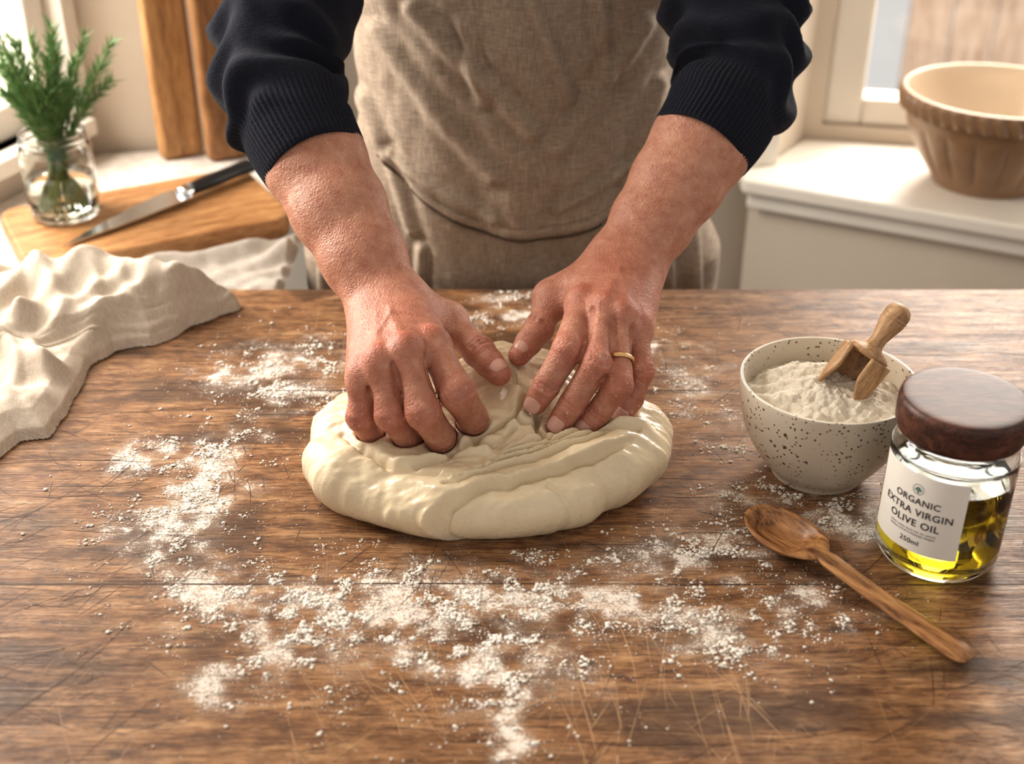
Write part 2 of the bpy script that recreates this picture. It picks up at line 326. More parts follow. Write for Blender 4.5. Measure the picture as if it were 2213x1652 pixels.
# ================================================================== PERSON
person=empty('person')
HANDS={
'left':dict(W=A3(-.1073,.9579,.125),E=A3(-.2155,1.13,.26),M=[A3(-.0636,.8828,.125),A3(-.083,.862,.130),A3(-.1029,.860,.122),A3(-.1182,.864,.108)],
  F=[[A3(-.0431,.8451,.102),A3(-.0313,.8654,.066),A3(-.0371,.8847,.045)],[A3(-.0693,.833,.092),A3(-.0576,.8501,.058),A3(-.0556,.8778,.038)],[A3(-.0955,.8400,.085),A3(-.0846,.8584,.052),A3(-.081,.8804,.034)],[A3(-.1215,.8528,.075),A3(-.1153,.8651,.05),A3(-.110,.8825,.035)]],
  T=[A3(-.0903,.9618,.112),A3(-.0563,.9563,.108),A3(-.0278,.9207,.098),A3(-.0109,.9007,.088)],
  R=[(.0135,.0150,.0130,.0108),(.0132,.0143,.0126,.0105),(.0122,.0130,.0115,.0100),(.0112,.0117,.0103,.0092)],TR=(.0175,.0150,.0130,.0104)),
'right':dict(W=A3(.1033,1.0152,.14),E=A3(.2123,1.1447,.26),M=[A3(.0592,.9477,.130),A3(.076,.9281,.134),A3(.0898,.9219,.130),A3(.1033,.9267,.120)],
  F=[[A3(.0454,.888,.118),A3(.0276,.8766,.09),A3(.0191,.8763,.074)],[A3(.0685,.8758,.112),A3(.0482,.8674,.078),A3(.0372,.8658,.06)],[A3(.0855,.868,.096),A3(.0705,.8688,.070),A3(.0594,.8683,.055)],[A3(.1065,.8938,.094),A3(.0995,.8859,.072),A3(.0915,.8831,.059)]],
  T=[A3(.0666,.9981,.13),A3(.0357,.9809,.118),A3(.0232,.9512,.104),A3(.0061,.9288,.09)],
  R=[(.0128,.0132,.0116,.0095),(.0125,.0127,.0112,.0094),(.0117,.0120,.0106,.0091),(.0108,.0106,.0095,.0083)],TR=(.0165,.0145,.0123,.0095))}
NAIL=plain('fingernail',(.60,.35,.28),.28,.05,60,0)
def build_arm(side,H,h=.00125):
    W,E,M,Fg,T=H['W'],H['E'],H['M'],H['F'],H['T']
    allp=np.array([W,E]+M+[p for f in Fg for p in f]+T); f=Field(allp.min(0)-.055,allp.max(0)+.05,h)
    lat=unit(M[0]-M[3]); fw=unit((M[1]+M[2])/2-W); dor=np.cross(lat,fw); dor=unit(dor if dor[2]>0 else -dor)
    Vp=f.new(); ad=unit(E-W); al=unit(lat-ad*np.dot(lat,ad)); ts=[0,.2,.42,.64,.8,1.0]; rs=[.0225,.0262,.0315,.0355,.034,.030]
    for i in range(5):
        for s in(-1,1):
            a=W+(E-W)*ts[i]+al*s*.0085; b=W+(E-W)*ts[i+1]+al*s*.0085; f.cap(Vp,a,b,rs[i],rs[i+1],.016)
    for i,o in enumerate((.013,.005,-.004,-.012)):
        e=M[i]-dor*.0035; f.cap(Vp,W+lat*o-dor*.002,e,.0200,(.0150,.0150,.0143,.0130)[i],.014)
    f.cap(Vp,W+lat*.008-dor*.004,T[1],.019,H['TR'][0]*.90,.018)
    f.cap(Vp,(W+M[0])/2-dor*.005,T[1]-dor*.002,.013,.013,.02)
    f.cap(Vp,W-lat*.012-dor*.006,M[3]-dor*.006,.017,.0125,.016)
    f.ell(Vp,W-lat*.020+dor*.010+ad*.012,(.008,.008,.008),.010)
    for i in range(4):
        f.cap(Vp,W*.65+M[i]*.35+dor*.0128,M[i]+dor*.0100,.0018,.0036,.0040)
        f.ell(Vp,M[i]+dor*.0036,(.0118,.0118,.0116) if i<3 else (.0105,.0105,.0100),.005)
    for a,b,c in ((M[0]*.25+W*.75,M[1]*.55+W*.45,M[2]*.8+W*.2),(M[3]*.3+W*.7,M[2]*.5+W*.5,M[3]*.75+W*.25)):
        f.cap(Vp,a+dor*.0175,b+dor*.0150,.0013,.0013,.0028); f.cap(Vp,b+dor*.0150,c+dor*.0133,.0013,.0010,.0028)
    Vf=f.new()
    for i in range(4):
        ch=[M[i]]+Fg[i]; R=H['R'][i]
        for j in range(3):
            mid=(ch[j]+ch[j+1])/2; rm=(R[j]+R[j+1])/2*(.90,.92,.99)[j]
            f.cap(Vf,ch[j],mid,R[j],rm,.0010); f.cap(Vf,mid,ch[j+1],rm,R[j+1],.0010)
        f.ell(Vf,ch[1],(R[1]*1.03,)*3,.0012)
    ch=T; R=H['TR']; Vt=f.new()
    for j in range(1,3):
        mid=(ch[j]+ch[j+1])/2; rm=(R[j]+R[j+1])/2*(.90 if j==1 else 1.04)
        f.cap(Vt,ch[j],mid,R[j],rm,.003); f.cap(Vt,mid,ch[j+1],rm,R[j+1],.003)
    f.ell(Vt,ch[2],(R[2]*1.04,)*3,.003)
    V=smin(Vp,Vf,.006); V=smin(V,Vt,.006)
    for i in range(3):   # valleys between the fingers
        a=(M[i]+M[i+1])/2; b=(Fg[i][0]+Fg[i+1][0])/2; nr=unit(dor+A3(0,-.35,.2)); cfin=(Fg[i][1]+Fg[i+1][1])/2
        f.cap(V,a*.70+b*.30+nr*.0118,a*.2+b*.8+nr*.0088,.0014,.0018,.006,'s'); f.cap(V,a*.2+b*.8+nr*.0088,b*.5+cfin*.5+A3(0,-.011,.0055),.0018,.0012,.004,'s')
    for i in range(4):
        ch=[M[i]]+Fg[i]
        for j,cnt in ((1,3),(2,2)):
            B=ch[j]; d=unit(ch[j+1]-ch[j-1]); nrm=unit(unit(B-ch[j-1])+unit(B-ch[j+1])+A3(0,-.25,.4)); nrm=unit(nrm-d*np.dot(nrm,d)); la=np.cross(d,nrm); r=H['R'][i][j]*(1.03 if j==1 else 1)
            for q in range(cnt):
                off=(q-(cnt-1)/2)*.0034; c=B+d*off
                pp=[c+(nrm*math.cos(t)+la*math.sin(t))*r*1.01 for t in (-.8,-.3,.3,.8)]
                for u in range(3): f.cap(V,pp[u],pp[u+1],.0009,.0009,.0018,'s')
    d=unit(T[3]-T[1]); nrm=A3(.1,-.3,.95); nrm=unit(nrm-d*np.dot(nrm,d)); la=np.cross(d,nrm)
    for q in (-1,0,1):
        pp=[T[2]+d*q*.0036+(nrm*math.cos(t)+la*math.sin(t))*H['TR'][2]*1.03 for t in (-.8,-.3,.3,.8)]
        for u in range(3): f.cap(V,pp[u],pp[u+1],.0009,.0009,.0018,'s')
    for q in (-.006,.0,.007):   # skin folds across the wrist
        pp=[W+ad*q+(dor*math.cos(t)+al*math.sin(t)*1.35)*.0232 for t in (-.7,-.25,.25,.7)]
        for u in range(3): f.cap(V,pp[u],pp[u+1],.0008,.0008,.0022,'s')
    P,Fc=f.mesh(V,1)
    o=mk(f'hand_and_forearm_{side}',P,Fc,SKIN,person)
    red=np.zeros(len(P)); fl=np.zeros(len(P))
    def g(c,s,a): return a*np.exp(-((P-c)**2).sum(1)/s**2)
    for i in range(4):
        red=np.maximum(red,g(M[i]+dor*.01,.012,.85)); red=np.maximum(red,g(Fg[i][0],.016,.85)); red=np.maximum(red,g(Fg[i][1],.013,.6)); red=np.maximum(red,g(Fg[i][2],.014,.9))
        for p in Fg[i]: fl=np.maximum(fl,g(p,.018,.6))
    red=np.maximum(red,g(T[2],.015,.6)); red=np.maximum(red,g(T[3],.014,.8)); red=np.maximum(red,g(T[1],.02,.35))
    cen=(W+M[1]+M[2])/3; red=np.maximum(red,g(cen,.07,.38)); fl=np.maximum(fl,g(T[3],.02,.5))
    attr(o,'red',red); attr(o,'flour',fl)
    NV=[];NF=[]
    for (a,b,r,hint) in [(Fg[i][1],Fg[i][2],H['R'][i][3],A3(-.1,-.75,.65)) for i in range(4)]+[(T[2],T[3],H['TR'][3],A3(.1,-.35,.93) if side=='left' else A3(0,-.3,.95))]:
        d=unit(b-a); nn=unit(hint-d*np.dot(hint,d)); la=np.cross(d,nn); nu,nv=13,11; base=len(NV)
        for vv in np.linspace(0,1,nv):
            wdt=.95*(1-abs(2*vv-1)**3.2*.45)
            for uu in np.linspace(-1,1,nu):
                ang=uu*wdt*.85; rr=r*1.015+.0006*(1-uu*uu)-.0012*(vv>.98)
                c=a+(b-a)*.62+d*(r*1.45*vv-.0005); taper=1 if vv<.6 else 1-.12*((vv-.6)/.4)**2
                NV.append(c+(nn*math.cos(ang)+la*math.sin(ang))*rr*taper)
        NF+=[tuple(int(x)+base for x in q) for q in gridf(nu,nv)]
    no=mk(f'fingernails_{side}',NV,NF,NAIL,person); m=no.modifiers.new('s','SOLIDIFY'); m.thickness=.0008; m.offset=0
for s_,H in HANDS.items(): build_arm(s_,H)
GOLD=plain('gold',(.75,.50,.25),.25,.05,50,0,Metallic=1.0)
a=HANDS['right']['M'][2]; b=HANDS['right']['F'][2][0]; c=a+(b-a)*.66; d=unit(b-a); u1=unit(np.cross(d,A3(0,0,1))); u2=np.cross(d,u1)
rp=[]
for t in np.linspace(0,2*pi,48,endpoint=False):
    e=u1*math.cos(t)+u2*math.sin(t)
    for q in np.linspace(0,2*pi,10,endpoint=False): rp.append(c+e*(.0122+.0009*math.cos(q))+d*.0021*math.sin(q))
rf=[(i*10+j,i*10+(j+1)%10,((i+1)%48)*10+(j+1)%10,((i+1)%48)*10+j) for i in range(48) for j in range(10)]
mk('wedding_ring',rp,rf,GOLD,person)

# sweater
nk=NB('navy_knit'); nf=nk.noise(nk.co(),600,3,.7); nb2=nk.noise(nk.co((1,1,3)),160,2)
KNIT=nk.fin(nk.mix(nf,(.003,.0035,.008),(.018,.020,.034)),.95,nk.bump(nk.math('ADD',nf,nk.math('MULTIPLY',nb2,.8)),.7,.0016),Sheen_Weight=.05,Sheen_Roughness=.5,Specular_IOR_Level=.2)
def sleeve(name,H,S0,seed):
    W,E=H['W'],H['E']; C=W+(E-W)*.62; path=[C,W+(E-W)*.82,E+A3(0,.02,.012),E*.55+S0*.45,E*.2+S0*.8,S0]
    def rad(t,th,L):
        base=np.interp(t,[0,.01,.05,.14,.2,.35,.6,.85,1],[.0462,.0480,.0500,.054,.059,.064,.066,.066,.060])
        rib=(.00065*np.sin(th*66))*(1-sst(.050,.062,L))*sst(.0,.004,L)
        fo=.0
        if L>.035:
            k=sst(.035,.07,L); x=np.cos(th)*1.2+5; y=np.sin(th)*1.2+5
            ph=vnoise(x,y,1.4,seed)*3.2
            fo=k*(.0060*np.sin(L*150+ph*2.2)*vnoise(x+L*9,y,1.1,seed+2)*1.6+.008*(vnoise(x+L*14,y+L*14,1.6,seed+5)-.5))
        return base*np.ones_like(th)+rib+fo
    V,F=tube(path,rad,seg=396,n=26,close=False)
    o=mk(name,V,F,KNIT,person); m=o.modifiers.new('s','SOLIDIFY'); m.thickness=.002; m.offset=-1
sleeve('sweater_sleeve_left',HANDS['left'],A3(-.175,1.385,.53),31)
sleeve('sweater_sleeve_right',HANDS['right'],A3(.185,1.385,.53),57)
def ringpts(prof,z,th,disp,p=2.3,extra=0):
    Z=[q[0] for q in prof]; a,b,cy,cx=[np.interp(z,Z,[q[k] for q in prof]) for k in (1,2,3,4)]
    c,s=np.cos(th),np.sin(th); r=(np.abs(c)**p+np.abs(s)**p)**(-1/p)
    x=cx+a*r*c; y=cy+b*r*s
    if disp is not None:
        dd=disp(x,z,th)+extra; n=np.stack([c/a,s/b],-1); n/=np.linalg.norm(n,axis=1)[:,None]; x=x+n[:,0]*dd; y=y+n[:,1]*dd
    return np.stack([x,y,z+0*th],-1)
def loft(prof,seg=180,disp=None,a0=0,a1=2*pi,closed=True,nz=120,p=2.3):
    zs=np.linspace(prof[0][0],prof[-1][0],nz); th=np.linspace(a0,a1,seg,endpoint=not closed)
    return np.concatenate([ringpts(prof,z,th,disp,p) for z in zs]),gridf(seg,nz,closed)
V,F=loft([(-.12,.185,.115,1.425,.003),(0,.175,.115,1.425,.003),(.1,.165,.115,1.42,.003),(.2,.168,.115,1.42,.003),(.3,.175,.11,1.415,.005),(.42,.185,.10,1.41,.005),(.50,.18,.09,1.405,.005),(.55,.14,.075,1.40,.005),(.585,.075,.062,1.395,.005),(.60,.062,.058,1.39,.005)],disp=lambda x,z,th:.006*(fbm(th*3,th*0+z*9,1,3,9)-.5))
mk('sweater_body',V,F,KNIT,person)
def seamz(x): return .046+2.75*(x-.03)**2
def apd(x,z,th):
    d=.024*(fbm(x*1.0,z*.45+x*.3,13,4,41)-.5)+.018*(fbm(x,z*.25,10,2,44)-.5)*(1-sst(-.05,.12,z))
    sz_=z-seamz(x); vis=1-sst(.115,.15,np.abs(x))
    d+= .0070*sst(-.0010,.0010,sz_)-.003-vis*.010*np.exp(-((sz_+.0030)/.0022)**2)+.0018*np.exp(-((sz_-.006)/.003)**2)-.0014*np.exp(-((sz_-.012)/.0015)**2)
    for (x0,z0,x1,z1,w,a) in ((-.14,.26,-.02,.12,.010,.007),(-.10,.29,.02,.17,.009,.007),(.14,.27,.05,.15,.01,.007),(-.16,.18,-.11,.05,.008,.007),(.16,.2,.12,.06,.008,.007),(.02,.30,.06,.2,.008,.006),(-.13,.13,-.02,.07,.007,.006),(.13,.12,.05,.08,.007,.006),(-.21,.03,-.23,-.2,.008,.009),(.205,.05,.225,-.2,.008,.009),(.18,.03,.19,-.2,.006,.007),(-.18,.03,-.19,-.2,.006,.007),(-.1,.03,-.11,-.1,.006,.006),(.1,.03,.12,-.1,.006,.006),(-.05,.28,-.03,.2,.007,.005),(.09,.3,.1,.22,.007,.005)):
        q=segd(x,z+0*x,(x0,z0),(x1,z1)); d+=a*np.exp(-(q/w)**2)-a*.6*np.exp(-((q-w*1.6)/w)**2)
    return d
APR=[(-.42,.262,.16,1.45,.0),(-.1,.256,.152,1.435,.0),(-.02,.250,.15,1.43,.0),(.05,.212,.145,1.425,.0),(.12,.184,.14,1.42,.0),(.2,.176,.135,1.42,.003),(.3,.178,.128,1.415,.008),(.42,.16,.117,1.41,.008)]
V,F=loft(APR,seg=420,disp=apd,a0=pi*1.0-.12,a1=2*pi+.12,closed=False,nz=760)
o=mk('linen_apron',V,F,LINEN,person); m=o.modifiers.new('s','SOLIDIFY'); m.thickness=.002; m.offset=1
# dark cord along the apron pocket seam, its colour painting in the seam's shadow
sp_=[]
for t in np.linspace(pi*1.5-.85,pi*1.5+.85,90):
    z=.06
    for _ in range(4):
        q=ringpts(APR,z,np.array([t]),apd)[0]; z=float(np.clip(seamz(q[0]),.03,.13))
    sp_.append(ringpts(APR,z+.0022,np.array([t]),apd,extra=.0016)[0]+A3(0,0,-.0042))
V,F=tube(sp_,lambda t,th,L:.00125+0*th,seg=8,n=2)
mk('pocket_seam_shadow',V,F,plain('painted_seam_shadow',(.09,.062,.042),.95,.2,200,0),person)
for i,s in enumerate((-1,1)):
    V,F=tube([A3(s*.085,1.31,.415),A3(s*.09,1.33,.50),A3(s*.075,1.38,.59),A3(s*.03,1.45,.585)],lambda t,th,L:.011+0*th,seg=16,n=8,ell=.25)
    mk(f'apron_strap_{i+1}',V,F,LINEN,person)
DEN=fabric('trousers_denim',(.02,.03,.06),(.05,.07,.12))
LEA=plain('shoe_leather',(.06,.035,.02),.45)
for i,s in enumerate((-1,1)):
    V,F=tube([A3(s*.085,1.43,-.06),A3(s*.09,1.43,-.25),A3(s*.095,1.425,-.42),A3(s*.1,1.44,-.80)],lambda t,th,L:np.interp(t,[0,.3,.5,.7,1],[.095,.085,.065,.062,.05])+0*th,seg=40,n=10)
    mk(f'trouser_leg_{i+1}',V,F,DEN,person)
    f=Field((s*.1-.07,1.22,-.87),(s*.1+.07,1.55,-.73),.004); Vv=f.new(); f.cap(Vv,A3(s*.1,1.47,-.81),A3(s*.11,1.31,-.825),.038,.030,.02); f.cap(Vv,A3(s*.1,1.45,-.80),A3(s*.1,1.44,-.76),.035,.04,.02)
    f.cap(Vv,A3(s*.1,1.47,-.83),A3(s*.115,1.29,-.83),.034,.034,.02); Z=f.ax[2][None,None,:]; Vv=np.maximum(Vv,-.849-Z)
    P,Fc=f.mesh(Vv,2); mk(f'shoe_{i+1}',P,Fc,LEA,person)
f=Field((-.14,1.18,.54),(.15,1.52,.93),.0028); Vh=f.new(); hc=A3(.005,1.35,.745)
R=np.array(Matrix.Rotation(math.radians(28),3,'X'))
loc=lambda x,y,z: hc+R@A3(x,y,z)
f.ell(Vh,loc(0,.012,.03),(.076,.095,.088),.02,R); f.ell(Vh,loc(0,-.03,-.045),(.056,.062,.07),.03,R)
f.cap(Vh,A3(.005,1.40,.56),loc(0,.02,-.05),.055,.05,.02)
f.cap(Vh,loc(0,-.088,.012),loc(0,-.108,-.022),.008,.012,.012); f.ell(Vh,loc(0,-.078,-.098),(.02,.018,.016),.02,R)
for s in(-1,1):
    f.ell(Vh,loc(s*.031,-.092,.012),(.016,.012,.011),.008,R,'s'); f.ell(Vh,loc(s*.031,-.079,.012),(.0125,.0125,.0125),.002,R)
    f.ell(Vh,loc(s*.079,.005,0),(.008,.018,.031),.006,R); f.ell(Vh,loc(s*.042,-.068,-.02),(.02,.018,.016),.02,R); f.ell(Vh,loc(s*.008,-.1,-.03),(.007,.008,.006),.005,R)
f.ell(Vh,loc(0,-.092,-.058),(.024,.010,.006),.006,R); f.ell(Vh,loc(0,-.090,-.068),(.020,.010,.007),.005,R); f.cap(Vh,loc(-.02,-.1,-.063),loc(.02,-.1,-.063),.0015,.0015,.003,'s')
P,Fc=f.mesh(Vh,2); o=mk('head',P,Fc,SKIN,person); attr(o,'red',np.zeros(len(P))); attr(o,'flour',np.zeros(len(P)))
Vh=f.new(); f.ell(Vh,loc(0,.028,.042),(.085,.099,.088),.02,R); f.ell(Vh,loc(0,.075,-.02),(.07,.045,.07),.03,R); f.ell(Vh,loc(0,-.105,-.045),(.082,.085,.085),.02,R,'s')
P,Fc=f.mesh(Vh,2); P+=.002*np.sin(P[:,[0]]*700+P[:,[1]]*200)*(P-loc(0,.03,.03))/.1
mk('hair',P,Fc,plain('brown_hair',(.06,.035,.02),.5,.3,200,.5),person)

# ================================================================== DOUGH
f=Field((-.2,.75,-.004),(.155,1.03,.115),.0013)
gx=f.ax[0][:,None].astype(float); gy=f.ax[1][None,:].astype(float); X2=gx+0*gy; Y2=gy+0*gx
cx,cy=-.0275,.888; th=np.arctan2((Y2-cy)/.11,(X2-cx)/.148)
k=1+.010*np.sin(3*th+.6)+.006*np.sin(5*th+2)+.030*np.exp(-((th+.93)/.12)**2)-.018*np.exp(-((th+.74)/.10)**2)+.010*np.exp(-((th+1.9)/.15)**2)
q0=((np.abs(X2-cx)/(.1475*k))**2.15+(np.abs(Y2-cy)/(.1125*k))**2.15)**(1/2.15)
gr=np.hypot(*np.gradient(q0,f.h)); d2=(q0-1)/np.maximum(gr,4)
Rr=.0235; z=f.ax[2][None,None,:]
a=np.maximum(d2+Rr+.004,0)[:,:,None]; b=(z-.0215)
V=(np.sqrt(a*a+b*b)-Rr).astype(np.float32)
V=np.maximum(V,-.02)
def E_(c,r,k): f.ell(V,c,r,k)
E_((-.03,.90,.026),(.110,.080,.032),.03)
E_((.0,.945,.045),(.055,.05,.032),.025)
f.cap(V,A3(-.010,.974,.058),A3(.008,.905,.062),.019,.016,.009)
f.cap(V,A3(.027,.965,.054),A3(.040,.905,.056),.016,.013,.007)
f.cap(V,A3(.008,.900,.058),A3(.012,.866,.051),.013,.010,.009)
f.cap(V,A3(-.012,.885,.050),A3(-.018,.852,.043),.010,.008,.008)
f.cap(V,A3(.034,.872,.046),A3(.060,.846,.040),.010,.008,.010)
E_((.09,.885,.033),(.045,.055,.025),.03); E_((-.13,.87,.028),(.035,.05,.020),.03)
D=np.zeros_like(X2)
wxx=X2+.007*(fbm(X2,Y2,50,2,51)-.5); wyy=Y2+.007*(fbm(X2,Y2,50,2,52)-.5)
gro=lambda pts,w,a: a*np.exp(-(polyd(wxx,wyy,pts)/w)**2)
def step(pts,w,a):
    yl=np.interp(wxx,[p[0] for p in pts],[p[1] for p in pts]); s=wyy-yl; x0,x1=pts[0][0],pts[-1][0]
    g=sst(x0-.01,x0+.02,wxx)*(1-sst(x1-.03,x1+.012,wxx)); return g*a*(-sst(-.0012,.0012,s)*np.exp(-np.maximum(s,0)/w)+.6*np.exp(-((s+.002)/.002)**2))
D+=step([(-.0757,.763),(-.062,.779),(-.045,.7895),(-.017,.7996),(.027,.8117),(.0725,.834),(.10,.852)],.020,.0080)
base=np.array([(-.052,.797),(-.02,.812),(.015,.822),(.045,.836),(.078,.853)])
for i,(o1,o2,w,a_) in enumerate([(-.001,.001,.0015,.0046),(.004,.0035,.0018,-.0044),(.0085,.0060,.0015,.0050),(.0125,.0088,.0018,-.0044),(.017,.0115,.0014,.0046),(.0215,.0145,.0020,-.0040),(.027,.0175,.0017,.0046),(.033,.0205,.0022,-.003)]):
    q=base.copy(); q[:,1]+=np.linspace(o1,o2,5); q[0,0]+=.006*i; q[1,0]+=.003*i
    D+=gro([tuple(t) for t in q],w,a_)
for i,(p,w,a) in enumerate([([(.012,.895),(.004,.877),(-.016,.862),(-.03,.852)],.0026,.009),([(.024,.885),(.020,.862),(.03,.848)],.0024,.008),([(.0,.925),(.004,.905),(.020,.890)],.002,.006),([(-.005,.872),(.01,.865),(.022,.868)],.0018,.006),([(-.06,.84),(-.03,.846),(-.01,.842)],.003,.006),([(-.02,.86),(-.04,.838),(-.075,.826)],.0035,.0055),([(.045,.862),(.07,.856),(.1,.862)],.004,.0055),([(-.12,.845),(-.09,.822),(-.06,.812)],.004,.005),([(-.03,.868),(-.045,.85),(-.05,.836)],.002,.005),([(.0,.86),(-.01,.848),(-.03,.838)],.0018,.005),([(.03,.80),(.045,.793),(.058,.783)],.003,.003),([(-.14,.865),(-.12,.84),(-.1,.83)],.003,.004)]):
    D+=gro(p,w,a)
for p,w,a in [([(.018,.895),(.011,.877),(-.004,.862)],.003,.004),([(-.09,.828),(-.06,.835),(-.02,.836)],.004,.005),([(.06,.868),(.085,.864),(.11,.87)],.005,.005)]: D-=gro(p,w,a)
wx=X2+.02*fbm(X2,Y2,25,2,5); D+=.0100*(fbm(wx*1.0,Y2*1.8,22,4,71)-.5)+.0034*(fbm(X2*1,Y2*2.2,70,3,76)-.5)
zw=sst(.006,.028,z)
V+=(D[:,:,None]*(.3+.7*zw)).astype(np.float32)
for s_,H in HANDS.items():
    for i in range(4):
        ch=[H['M'][i]]+H['F'][i]; Rf=H['R'][i]
        for j in range(1,3): f.cap(V,ch[j],ch[j+1],Rf[j]*.97,Rf[j+1]*.97,.006,'s')
    f.cap(V,H['T'][2],H['T'][3],H['TR'][2]*.97,H['TR'][3]*.97,.005,'s')
V=np.maximum(V,(.0004-z)+0*V)
P,Fc=f.mesh(V.astype(np.float32),1)
mk('bread_dough',P,Fc,DOUGH)

# ================================================================== FLOUR BOWL
bx,by=.2604,.889
bowl=empty('ceramic_bowl_of_flour')
n=NB('speckled_stoneware'); sp=n.vor(n.co(),240); sp2=n.vor(n.co(),100); nz=n.noise(n.co(),60,2); nm=n.noise(n.co(),30,3)
c=n.mix(nm,(.60,.53,.43),(.70,.63,.52)); c=n.mix(n.math('MULTIPLY',n.ramp(sp,[(.20,.95),(.28,0)]),n.ramp(nz,[(.44,0),(.50,1)])),c,(.13,.06,.03)); c=n.mix(n.math('MULTIPLY',n.ramp(sp2,[(.14,.95),(.19,0)]),n.ramp(nm,[(.46,0),(.52,1)])),c,(.10,.045,.022))
STONE=n.fin(c,.32,n.bump(nm,.05,.001))
prof=smoothprof([(0,.006),(.030,.006),(.033,.0),(.038,.0),(.0405,.006),(.052,.020),(.064,.042),(.0705,.068),(.0725,.088),(.0712,.0905),(.0690,.088),(.066,.066),(.058,.042),(.044,.022),(.02,.013),(0,.012)],6)
mk('bowl',*lathe(prof,bx,by,128),STONE,bowl)
n1,n2=200,90; th=np.linspace(0,2*pi,n1,endpoint=False); V=[]
for r in np.linspace(.0001,.0672,n2):
    x=bx+r*np.cos(th); y=by+r*np.sin(th); t=r/.0672
    zz=.070+.015*(1-t*t)+.016*(fbm(x,y,50,3,5)-.5)*(1-t**4)+.007*(fbm(x,y,200,4,8)-.5)+.005*np.exp(-(((x-bx+.012)/.03)**2+((y-by-.02)/.02)**2)) -.002*t
    V.append(np.stack([x,y,zz],-1))
fm=NB('heaped_flour'); q=fm.noise(fm.co(),420,4,.75); FH=fm.fin(fm.mix(q,(.80,.71,.57),(.92,.86,.75)),.95,fm.bump(q,.8,.0022))
mk('flour_heap',np.concatenate(V),gridf(n1,n2,True),FH,bowl)
scoop=empty('wooden_flour_scoop')
A=A3(.264,.881,.074); B=A3(.3155,.9035,.148); d=unit(B-A); op=A3(-.45,-.75,.6); op=unit(op-d*np.dot(op,d)); la=np.cross(d,op)
BEECH=woodmat('beech',(.28,.15,.065),(.45,.26,.13),(.58,.38,.21),(0,0,1),6,30,.5,(0,-.6,0))
def ring(c,rr,seg=40): return [c+(op*math.cos(t)+la*math.sin(t))*rr for t in np.linspace(0,2*pi,seg,endpoint=False)]
hp=[(.044,.001),(.0445,.016),(.047,.0185),(.050,.016),(.053,.009),(.056,.0068),(.062,.0066),(.070,.0085),(.078,.0105),(.0800,.0107),(.0803,.0101),(.0808,.0107),(.0830,.0108),(.0833,.0102),(.0838,.0108),(.088,.0105),(.0925,.008),(.0945,.004),(.095,.0005)]
V=np.concatenate([ring(A+d*s,r) for s,r in hp]); mk('handle',V,gridf(40,len(hp),True),BEECH,scoop)
V=[];nu=41;nv=22
for j,s in enumerate(np.linspace(-.004,.046,nv)):
    half=pi-.45-(1-sst(-.004,.03,s))*.75
    for t in np.linspace(-half,half,nu): V.append(A+d*s+(-op*math.cos(t)+la*math.sin(t))*(.0190-.0015*(1-s/.046)))
o=mk('blade',V,gridf(nu,nv),BEECH,scoop); m=o.modifiers.new('s','SOLIDIFY'); m.thickness=.0032; m.offset=-1

# ================================================================== OLIVE OIL JAR
jx,jy,jr=.3286,.777,.0462
jar=empty('olive_oil_jar')
n=NB('clear_glass'); GLASS=n.fin((.97,.98,.96),.0,None,Transmission_Weight=1.0,IOR=1.45)
n=NB('olive_oil'); OIL=n.fin((.74,.56,.03),.0,None,Transmission_Weight=1.0,IOR=1.40)
outer=smoothprof([(0,.001),(.036,.0005),(.0425,.003),(jr-.0005,.010),(jr,.02),(jr,.09),(jr-.001,.098),(.0425,.105),(.040,.1085),(.040,.118)],6)
inner=smoothprof([(.0372,.118),(.0372,.1085),(.0402,.103),(.0432,.096),(.0434,.088),(.0434,.020),(.0425,.012),(.037,.0075),(0,.0085)],6)
V1,F1=lathe(np.vstack([outer,inner]),jx,jy,128); mk('glass',V1,F1,GLASS,jar)
op_=[(0,.0082),(.0368,.0073),(.0428,.0119),(.0437,.0199),(.0437,.0790),(.0430,.0780),(.041,.0775),(0,.0775)]
V1,F1=lathe(op_,jx,jy,128); mk('oil',V1,F1,OIL,jar)
WAL=woodmat('walnut',(.020,.007,.005),(.062,.021,.012),(.14,.052,.030),(1,0,0),7,20,.48)
lp=smoothprof([(0,.1395),(.030,.1395),(.0425,.1392),(.0455,.1375),(.0468,.133),(.0468,.120),(.0460,.115),(.044,.1125),(.0405,.112),(.0,.1125)],6)
V1,F1=lathe(lp[::-1],jx,jy,128); mk('walnut_lid',V1,F1,WAL,jar)
PAPER=plain('label_paper',(.84,.81,.75),.6,.03,200,.03); INK=plain('label_ink',(.035,.03,.028),.7,.02,50,0); INKG=plain('label_emblem_ink',(.12,.22,.18),.7,.05,50,0)
LA=math.radians(219.5)
def wrap(x,z,r): a=LA+x/jr; return (jx+r*math.cos(a),jy+r*math.sin(a),z)
nu,nv=60,24; V=[wrap(x,z,jr+.0005) for z in np.linspace(.0255,.0925,nv) for x in np.linspace(-.0385,.0385,nu)]
mk('label',V,gridf(nu,nv),PAPER,jar)
